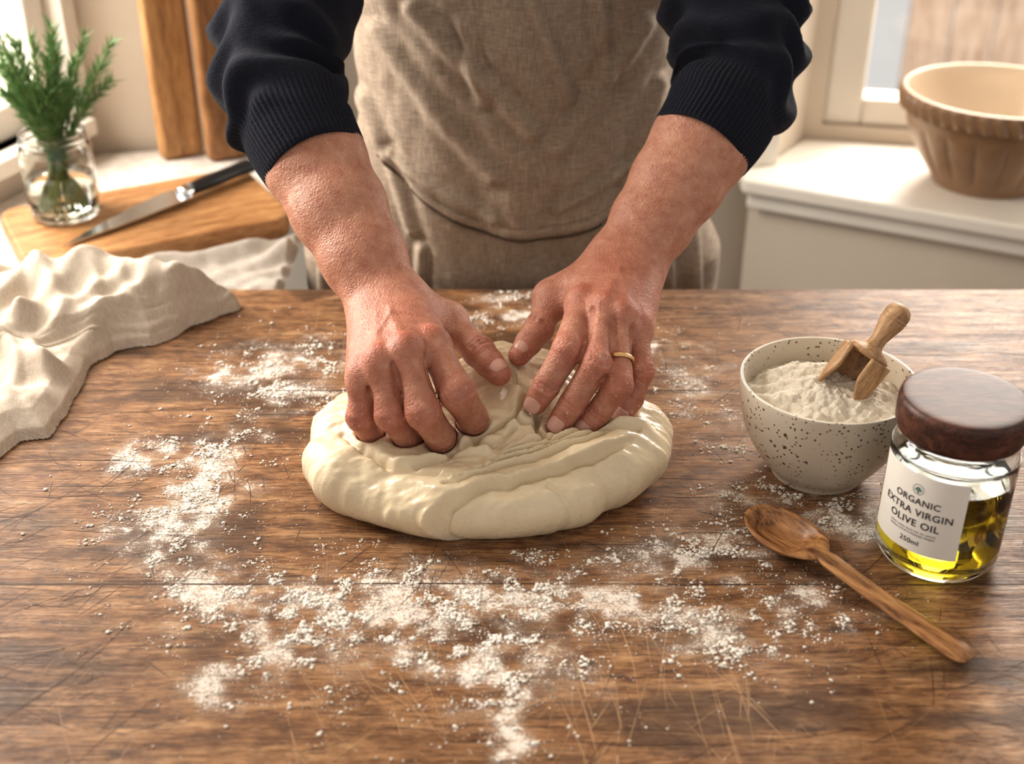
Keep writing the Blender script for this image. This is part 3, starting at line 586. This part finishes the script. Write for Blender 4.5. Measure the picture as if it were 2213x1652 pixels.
def text(name,s,width,zc,xo=0,mat=INK,bold=0.0):
    cu=bpy.data.curves.new(name,'FONT'); cu.body=s; cu.size=.01; cu.align_x='CENTER'; cu.offset=bold; cu.space_character=1.08; cu.resolution_u=6
    t=bpy.data.objects.new('tmp',cu); COL.objects.link(t); bpy.context.view_layer.update()
    me=bpy.data.meshes.new_from_object(t.evaluated_get(bpy.context.evaluated_depsgraph_get())); bpy.data.objects.remove(t)
    bm=bmesh.new(); bm.from_mesh(me); bmesh.ops.triangulate(bm,faces=bm.faces); bmesh.ops.subdivide_edges(bm,edges=[e for e in bm.edges if e.calc_length()>.0025],cuts=2)
    xsx=[v.co.x for v in bm.verts]; w=max(xsx)-min(xsx); mid=(max(xsx)+min(xsx))/2; k=width/w; zs=[v.co.y for v in bm.verts]; zm=(max(zs)+min(zs))/2
    for v in bm.verts: v.co=Vector(wrap((v.co.x-mid)*k+xo,zc+(v.co.y-zm)*k,jr+.0008))
    bm.to_mesh(me); bm.free(); me.name=name; o=bpy.data.objects.new(name,me); COL.objects.link(o); me.materials.clear(); me.materials.append(mat); o.parent=jar
tx=.003
text('text_line_1','ORGANIC',.036,.0700,tx,bold=.00012); text('text_line_2','EXTRA VIRGIN',.0560,.0605,tx,bold=.00012); text('text_line_3','OLIVE OIL',.0400,.0510,tx,bold=.00012)
text('text_line_4','FRESH HAND SELECTED OF GROVE',.0370,.0440,tx,bold=.0); text('text_line_5','SINGLE ESTATE PRESSED FINEST',.0370,.0412,tx,bold=.0); text('text_line_6','250ml',.0150,.0345,tx,bold=.00008)
V=[];Fq=[]
for i in range(40):
    a=2*pi*i/40
    for r in (.0040,.0044): V.append(wrap(tx+r*math.cos(a),.0800+r*math.sin(a),jr+.0008))
Fq=[(2*i,2*i+1,(2*i+3)%80,(2*i+2)%80) for i in range(40)]
for ang,ox,oz in ((.9,-.0012,.0004),(2.2,.0012,.0004),(1.57,0,-.0014)):
    b0=len(V); m_=14
    for i in range(m_):
        a=2*pi*i/m_; lx,lz=.0022*math.cos(a),.0008*math.sin(a); V.append(wrap(tx+ox+lx*math.cos(ang)-lz*math.sin(ang),.0800+oz+lx*math.sin(ang)+lz*math.cos(ang),jr+.0008))
    Fq.append(tuple(range(b0,b0+m_)))
mk('label_emblem',V,Fq,INKG,jar)

# ================================================================== WOODEN SPOON
OLW=woodmat('olive_wood',(.095,.032,.010),(.34,.15,.052),(.52,.28,.115),(1,0,0),7,13,.40,(0,0,.913),1.2)
p0=A3(.1895,.8085,0); p1=A3(.3150,.6465,0); d=unit(p1-p0); la=A3(-d[1],d[0],0); Ls=np.linalg.norm(p1-p0)
ss=np.concatenate([np.linspace(0,.006,10),np.linspace(.0075,.075,50),np.linspace(.08,Ls-.012,30),np.linspace(Ls-.01,Ls,12)]); V=[]; seg=72
for s in ss:
    bw=.0250*math.sqrt(max(0,1-abs((s-.037)/.037)**2.1)) if s<.074 else 0
    hw=np.interp(s,[.05,.08,.11,.16,Ls],[.0,.0085,.0085,.0098,.0110]); w=max(bw,.0004); w=(w**3+(0 if s<.04 else hw**3))**(1/3)
    endf=math.sqrt(max(0.0,1-max(0,(s-(Ls-.0104))/.0104)**2)); w=max(w*endf,.0003)
    zc=np.interp(s,[0,.02,.045,.075,.12,Ls],[.0185,.0165,.0160,.0155,.0105,.0065])
    dep=.0135*sst(.001,.018,s)*(1-sst(.042,.067,s)); thk=np.interp(s,[0,.01,.06,.09,Ls],[.0015,.0035,.006,.0062,.0058])*endf
    for a in np.linspace(0,2*pi,seg,endpoint=False):
        u,sn=math.cos(a),math.sin(a)
        if sn>=0: zz=zc+thk*.5*sn-dep*(1-min(1,abs(u)/.87)**2.6)
        else: zz=zc+thk*.6*sn-dep*.85*(1-abs(u)**2.5)
        V.append(p0+d*s+la*w*u+A3(0,0,max(zz,.0004)))
F=[tuple(q) for q in gridf(seg,len(ss),True)]+[tuple(range(seg)),tuple(range((len(ss)-1)*seg,len(ss)*seg))]
mk('wooden_spoon',V,F,OLW)

# ================================================================== KITCHEN TOWEL
poly=[(-.63,1.20),(-.56,1.225),(-.504,1.205),(-.47,1.222),(-.44,1.232),(-.373,1.222),(-.32,1.212),(-.291,1.203),(-.293,1.190),(-.308,1.183),(-.3633,1.11),(-.3987,1.102),(-.4124,1.0719),(-.4058,.9764),(-.4156,.941),(-.4375,.935),(-.452,.885),(-.64,.82)]
up1=[(-.63,1.19),(-.56,1.222),(-.47,1.222),(-.44,1.228),(-.373,1.220),(-.32,1.210),(-.293,1.203),(-.30,1.189),(-.365,1.118),(-.40,1.106),(-.425,1.088),(-.465,1.062),(-.50,1.045),(-.64,1.01)]
nxx,nyy=460,480; xs=np.linspace(-.66,-.28,nxx); ys=np.linspace(.81,1.24,nyy); X,Y=np.meshgrid(xs,ys)
i0=insd(X,Y,poly)+.008*(vnoise(X,Y,32,2)-.5); i1=insd(X,Y,up1)+.010*(vnoise(X,Y,28,6)-.5)
def folds(u,v,wl,seed,sharp=1.0):   # soft irregular folds running roughly along u
    ph=v/wl+1.15*(vnoise(u*.6,v*.7,10,seed)-.5)*2+.55*(vnoise(u,v,19,seed+1)-.5)*2
    amp=.05+1.25*vnoise(u*.9,v*.9,13,seed+2)**1.3
    return (.5+.5*np.cos(2*pi*ph))**sharp*amp
u=(X*.86+Y*.50); v=(-X*.50+Y*.86)
H0=.004+.014*np.sqrt(np.clip(i0/.018,0,1))+sst(.002,.03,i0)*(.024*folds(u,v,.055,15,1.3)+.008*folds(v+.3,u,.035,19,1.6)+.016*(vnoise(X,Y,13,18)-.5)+.006*(fbm(X,Y,45,2,12)-.5))
u2=(X*.80+Y*.60); v2=(-X*.60+Y*.80)
bulge=.030*np.exp(-(((X+.45)/.065)**2+((Y-1.185)/.035)**2))+.016*np.exp(-(((X+.36)/.05)**2+((Y-1.175)/.03)**2))
H1=.022*np.sqrt(np.clip(i1/.018,0,1))+sst(.001,.03,i1)*(.022*folds(u2,v2,.052,35,1.3)+.009*folds(v2+.1,u2+.02,.036,39,1.6)+.016*(vnoise(X,Y,14,28)-.5)+.006*(fbm(X,Y,45,2,14)-.5)+bulge)-.0010*np.exp(-((i1-.012)/.0010)**2)*sst(0,.01,i1)
Z=H0*(1-.45*sst(-.002,.006,i1))+H1+.0007*(fbm(X,Y,130,2,31)-.5); Z=np.maximum(Z,.0012)
Zr=Z*sst(-.0016,.0035,i0)+.0004
def masked(X,Y,Z,m):
    F=gridf(X.shape[1],X.shape[0]); F=F[m.ravel()[F].all(1)]; used=np.unique(F); mp=-np.ones(X.size,int); mp[used]=np.arange(len(used))
    return np.stack([X.ravel(),Y.ravel(),Z.ravel()],-1)[used],mp[F]
V,F=masked(X,Y,Zr,i0>-.001)
mk('linen_kitchen_towel',V,F,TOWEL)

# ================================================================== LEFT COUNTER & ITEMS
MARB=NB('pale_counter'); q=MARB.noise(MARB.co(),30,4,.7,1); COUNTER=MARB.fin(MARB.mix(MARB.ramp(q,[(.4,0),(.65,1)]),(.56,.51,.46),(.76,.71,.65)),.35)
counter=empty('kitchen_counter')
o=mk('worktop',*prism([(-.815,1.262),(-.285,1.262),(-.285,1.825),(-.61,1.765)],-.065,-.03),COUNTER,counter,False); bevel(o,.003)
mk('cabinet',*prism([(-.79,1.28),(-.29,1.28),(-.29,1.81),(-.60,1.75)],-.85,-.065),WHITE,counter,False)
BRD=woodmat('cutting_board_wood',(.20,.078,.026),(.38,.185,.07),(.54,.31,.14),(1,0,0),9,14,.42,(0,0,-.51))
bc=A3(-.462,1.470,0); ca,sa=math.cos(math.radians(29)),math.sin(math.radians(29))
def bl(x,y): return (bc[0]+x*ca-y*sa,bc[1]+x*sa+y*ca)
rc=[]; hw,hh,rr=.162,.100,.028
for (qx,qy,a0) in ((1,1,0),(-1,1,pi/2),(-1,-1,pi),(1,-1,1.5*pi)):
    for t in np.linspace(0,pi/2,9): rc.append(bl(qx*(hw-rr)+rr*math.cos(a0+t),qy*(hh-rr)+rr*math.sin(a0+t)))
o=mk('cutting_board',*prism(rc,-.0295,-.0015),BRD,None,False); bevel(o,.004)
knife=empty('chefs_knife'); t0=A3(-.5307,1.357,.0); t1=A3(-.356,1.598,0); d=unit(t1-t0); la=A3(-d[1],d[0],0); KL=np.linalg.norm(t1-t0)
STEEL=plain('knife_steel',(.62,.64,.67),.24,.08,90,.02,Metallic=1.0); BLK=plain('knife_handle_black',(.012,.012,.014),.35,.1,60,.02)
V=[];nb_=40
for s in np.linspace(0,.188,nb_):
    t=s/.188; wd=.044*(1-(1-t)**1.9); e0=-wd*.62; e1=wd*.38
    for (w_,z_) in ((e0,.0003),(e1,.0002),(e1,.0020),(e0,.0006)): V.append(t0+d*s+la*-w_+A3(0,0,z_+.0005+.006*t))
mk('blade',V,[tuple(q) for q in gridf(4,nb_,True)]+[(0,1,2,3),tuple(range(4*nb_-4,4*nb_))],STEEL,knife,False)
Vb,Fb=tube([t0+d*.184+A3(0,0,.009),t0+d*.197+A3(0,0,.0105)],lambda t,th,L:.0125-.002*t+0*th,seg=24,n=6,ell=.6); mk('bolster',Vb,Fb,STEEL,knife)
Vb,Fb=tube([t0+d*.197+A3(0,0,.0105),t0+d*.24+A3(0,0,.0115),t0+d*.29+A3(0,0,.012),t0+d*(KL+.008)+A3(0,0,.011)],lambda t,th,L:np.interp(t,[0,.3,.7,.95,1],[.0115,.0135,.0125,.0145,.010])+0*th,seg=24,n=8,ell=.6); mk('handle',Vb,Fb,BLK,knife)
rx,ry=-.558,1.462; ros=empty('rosemary_in_glass_jar')
po=smoothprof([(0,-.0005),(.034,-.001),(.040,.003),(.043,.015),(.0435,.075),(.042,.088),(.039,.094),(.0395,.097),(.041,.098),(.0395,.100),(.0395,.107)],6)
pin=smoothprof([(.0375,.107),(.0375,.096),(.0405,.086),(.0413,.075),(.041,.015),(.037,.006),(0,.006)],6)
V1,F1=lathe(np.vstack([po,pin]),rx,ry,72); mk('glass_jar',V1,F1,GLASS,ros)
n=NB('water'); WATER=n.fin((.95,.97,.9),0,None,Transmission_Weight=1.0,IOR=1.33)
V1,F1=lathe([(0,.0063),(.0368,.0063),(.0407,.0152),(.041,.05),(0,.05)],rx,ry,72); mk('water',V1,F1,WATER,ros)
SV=[];SF=[];LV=[];LF=[]
for i in range(32):
    a=i*2.4+.4; sp=(.10+.85*((i*.618)%1)); top=A3(rx+math.cos(a)*.092*sp+.008,ry+math.sin(a)*.055*sp,.165+.075*rng.random()-.035*sp); bot=A3(rx-math.cos(a)*.022,ry-math.sin(a)*.022,.012)
    neck=A3(rx+math.cos(a)*.030*sp,ry+math.sin(a)*.030*sp,.103); P=smoothprof([bot,(bot+neck)/2,neck,neck*.5+top*.5+A3(0,0,.004),top],10)
    T=np.gradient(P,axis=0); b0=len(SV)
    for p,t in zip(P,T):
        t=unit(t); u_=unit(np.cross(t,A3(1,.2,0))); w_=np.cross(t,u_)
        for q in range(5): SV.append(p+(u_*math.cos(q*1.257)+w_*math.sin(q*1.257))*.0014)
    SF+=[tuple(int(x)+b0 for x in q) for q in gridf(5,len(P),True)]
    for p_i in range(0,len(P)-1):
        if P[p_i][2]<.035: continue
        t=unit(T[p_i]); u_=unit(np.cross(t,A3(1,.2,0))); w_=np.cross(t,u_)
        for q in range(3 if P[p_i][2]<.11 else 4):
            an=rng.random()*2*pi; base_=P[p_i]+(P[p_i+1]-P[p_i])*rng.random(); rad=u_*math.cos(an)+w_*math.sin(an); dr=unit(rad*.6+t*.85); ln=.015+.008*rng.random()
            if P[p_i][2]<.105: ln*=.55
            sd=unit(np.cross(dr,t+A3(.01,0,0)))*.0013; b1=len(LV)
            LV+=[base_,base_+dr*ln*.4+sd,base_+dr*ln+rad*.001,base_+dr*ln*.4-sd,base_+dr*ln*.4+np.cross(sd,dr)*.8]
            LF+=[(b1,b1+1,b1+4),(b1+1,b1+2,b1+4),(b1+2,b1+3,b1+4),(b1+3,b1,b1+4),(b1,b1+3,b1+2,b1+1)]
mk('stems',SV,SF,plain('rosemary_stem',(.20,.24,.09),.6),ros)
n=NB('rosemary_leaf'); q=n.noise(n.co(),60,3); mk('needles',LV,LF,n.fin(n.mix(q,(.045,.14,.03),(.27,.44,.17)),.5,None),ros,False)
OAK2=woodmat('standing_board_wood',(.24,.11,.035),(.42,.22,.085),(.56,.33,.15),(0,0,1),8,9,.5)
OAK3=woodmat('standing_board_wood_dark',(.15,.065,.022),(.29,.135,.05),(.40,.21,.085),(0,0,1),8,9,.5)
for (px,py,w,hgt,mt,ang,th_) in ((-.474,1.728,.064,.46,OAK2,.50,.026),(-.406,1.722,.062,.44,OAK3,.45,.024),(-.340,1.755,.060,.40,OAK2,.30,.022)):
    dd=(math.cos(ang),math.sin(ang)); o=mk('standing_cutting_board',*obox((px-w/2,py),dd,0,w,0,th_,-.0298,hgt),mt,None,False); bevel(o,.010,4)
pg=[(-.60,1.266),(-.262,1.262),(-.262,1.452),(-.30,1.432),(-.42,1.365),(-.54,1.298),(-.60,1.275)]
X,Y=np.meshgrid(np.linspace(-.61,-.25,220),np.linspace(1.255,1.51,150)); ig=insd(X,Y,pg)
Z=-.029+sst(0,.010,ig)*(.006+.022*folds(X*.9+Y*.4,Y*.9-X*.3,.045,61)+.006*(fbm(X,Y,40,2,63)-.5))
V,F=masked(X,Y,Z,ig>0)
mk('folded_grey_cloth',V,F,GREYLINEN)

# ================================================================== ROOM
Wl0=(-.62,1.78); Wl1=(-.97,.87); dl=(Wl1[0]-Wl0[0],Wl1[1]-Wl0[1]); Ll=math.hypot(*dl)
def B_(p,d,lst): return merge([obox(p,d,*q) for q in lst])
mk('wall_left',*B_(Wl0,dl,[(0,.03,-.10,0,-.85,1.5),(.86,Ll+.6,-.10,0,-.85,1.5),(.03,.86,-.10,0,-.85,.03),(.03,.86,-.10,0,1.1,1.5)]),WALL,None,False)
w1=empty('window_1')
o=mk('frame',*B_(Wl0,dl,[(.03,.070,-.09,-.02,.03,1.1),(.82,.86,-.09,-.02,.03,1.1),(.070,.82,-.09,-.02,.03,.075),(.070,.82,-.09,-.02,1.06,1.1),(.46,.485,-.08,-.03,.075,1.06),(.070,.82,-.08,-.03,.58,.60)]),WHITE,w1,False); bevel(o,.004)
o=mk('sill',*B_(Wl0,dl,[(.02,.88,-.05,.03,.005,.03)]),WHITE,w1,False); bevel(o,.004)
o=mk('casing',*B_(Wl0,dl,[(.003,.032,-.01,.012,.03,1.16),(.857,.90,-.01,.014,.03,1.16),(.003,.90,-.01,.014,1.1,1.16)]),WHITE,w1,False); bevel(o,.003)
db=(1.04,.17)
mk('wall_back',*merge([obox((-.62,1.78),db,-.05,1.054,0,.10,-.85,1.5),obox((.42,1.95),(.08,.12),0,.15,0,.10,-.85,1.5)]),WALL,None,False)
o=mk('trim_1',*obox((.385,1.942),db,0,.045,-.016,.0,-.11,1.4),WHITE,None,False); bevel(o,.004)
Wr0=(.50,2.07); dr=(.75,-.16)
mk('wall_right',*B_(Wr0,dr,[(-.02,.03,0,.10,-.85,1.5),(.74,1.3,0,.10,-.85,1.5),(.03,.74,0,.10,-.85,-.085),(.03,.74,0,.10,1.1,1.5)]),WALL,None,False)
w2=empty('window_2')
o=mk('frame',*B_(Wr0,dr,[(.03,.092,.01,.07,-.085,1.1),(.68,.74,.01,.07,-.085,1.1),(.092,.68,.01,.07,-.085,-.038),(.092,.68,.01,.07,1.04,1.1),(.092,.68,.02,.05,.52,.55)]),WHITE,w2,False); bevel(o,.006)
n=NB('window_glass'); tr=n.n('ShaderNodeBsdfTransparent'); gl=n.n('ShaderNodeBsdfGlossy'); gl.inputs['Roughness'].default_value=.02; mx=n.n('ShaderNodeMixShader'); mx.inputs[0].default_value=.02; n.l(tr.outputs[0],mx.inputs[1]); n.l(gl.outputs[0],mx.inputs[2]); n.l(mx.outputs[0],n.o.inputs[0]); PANE=n.m
mk('pane',*obox(Wr0,dr,.092,.68,.034,.037,-.038,1.04),PANE,w2,False)
mk('pane',*obox(Wl0,dl,.070,.82,-.056,-.053,.075,1.06),PANE,w1,False)
sl=[(.365,1.872),(.742,1.68),(1.15,1.472),(1.25,1.905),(.50,2.068),(.42,1.948),(.37,1.940)]
o=mk('window_ledge',*prism(sl,-.135,-.11),WHITE,None,False); bevel(o,.006,4)
o=mk('trim_2',*prism([(.375,1.885),(.75,1.694),(1.14,1.495),(1.2,1.88),(.50,2.05),(.42,1.93)],-.165,-.135),WHITE,None,False); bevel(o,.006)
mk('wall_below_ledge',*prism([(.385,1.905),(.76,1.714),(1.12,1.53),(1.2,1.88),(.50,2.04),(.42,1.93)],-.85,-.165),WALL,None,False)
FLM=woodmat('floorboards',(.12,.06,.03),(.2,.11,.06),(.28,.17,.1),(0,1,0),8,4,.5)
mk('floor',*boxg(-1.8,1.9,-1.2,2.3,-.9,-.85),FLM,None,False)
mk('ceiling',*boxg(-1.3,1.5,-.3,2.2,1.5,1.55),WHITE,None,False)
n=NB('cane_stoneware'); q=n.noise(n.co(),24,3)
CANE=n.fin(n.mix(q,(.23,.13,.068),(.32,.195,.11)),.3); CREAM=plain('cream_glaze',(.57,.47,.36),.25,.05,20,.03)
mbx,mby=.742,1.862; mb=empty('ceramic_mixing_bowl')
prof=smoothprof([(0,-.1095),(.070,-.1095),(.078,-.108),(.086,-.095),(.108,-.060),(.126,-.025),(.135,.000),(.137,.006),(.143,.008),(.146,.014),(.147,.028),(.145,.036),(.141,.038)],8)
def gad(r,z,th):
    e=np.zeros_like(th)
    if -.092<z<-.008:
        k=math.sin(pi*(z+.092)/.084)**.6; e=.0065*k*(np.abs(np.sin(th*9))**.5-.6)
    elif .008<z<.034: e=.0024*np.sin(th*44+z*120)
    return r+e
mk('outer_body',*lathe(prof,mbx,mby,432,0,gad),CANE,mb)
pin=smoothprof([(.141,.038),(.137,.034),(.131,.0),(.118,-.035),(.098,-.068),(.07,-.092),(0,-.099)],6)
mk('inner_glaze',*lathe(pin,mbx,mby,160),CREAM,mb)
FEN=woodmat('fence_wood',(.36,.24,.17),(.50,.37,.28),(.64,.51,.41),(0,0,1),8,5,.8)
mk('garden_fence',*merge([obox((1.45+i*.16,4.6),(1,0),0,.15,0,.02,-.85,1.3) for i in range(14)]),FEN,None,False)

# ================================================================== LIGHT
w=bpy.data.worlds.new('sky'); S.world=w; w.use_nodes=True; bg=w.node_tree.nodes['Background']; bg.inputs[0].default_value=(1.0,.965,.92,1); bg.inputs[1].default_value=.74
def area(name,loc,tgt,sx,sy,pw,col):
    l=bpy.data.lights.new(name,'AREA'); l.shape='RECTANGLE'; l.size=sx; l.size_y=sy; l.energy=pw; l.color=col
    o=bpy.data.objects.new(name,l); COL.objects.link(o); o.location=loc; o.rotation_euler=(Vector(tgt)-Vector(loc)).to_track_quat('-Z','Y').to_euler()
area('window_light_left',(-1.12,1.42,.72),(-.1,.85,0),.85,.85,48,(1,.945,.87))
area('window_light_right',(.98,2.25,.72),(.1,.85,0),.8,.9,33,(1,.935,.86))
area('fence_fill_lamp',(1.2,3.2,1.8),(1.3,4.6,.2),1.2,1.2,100,(1,.95,.88))  # added lamp outdoors, brightens the fence behind the right window
sun=bpy.data.lights.new('sun','SUN'); sun.energy=2.2; sun.angle=.5; so=bpy.data.objects.new('sun',sun); COL.objects.link(so); so.rotation_euler=(math.radians(50),0,math.radians(160)); sun.color=(1,.94,.86)

# ================================================================== CAMERA
cam=bpy.data.objects.new('camera',bpy.data.cameras.new('camera')); COL.objects.link(cam)
cam.location=(0,0,.6); cam.rotation_euler=(math.radians(60),0,0); cam.data.lens=43.92; cam.data.sensor_width=36
cam.data.dof.use_dof=True; cam.data.dof.focus_distance=1.03; cam.data.dof.aperture_fstop=4.2
cam.data.clip_start=.05
S.camera=cam
S.view_settings.view_transform='Standard'
S.view_settings.gamma=.88; S.view_settings.exposure=.06
for o in list(COL.objects):
    if o.parent is None: o.location.z+=TABLE_H
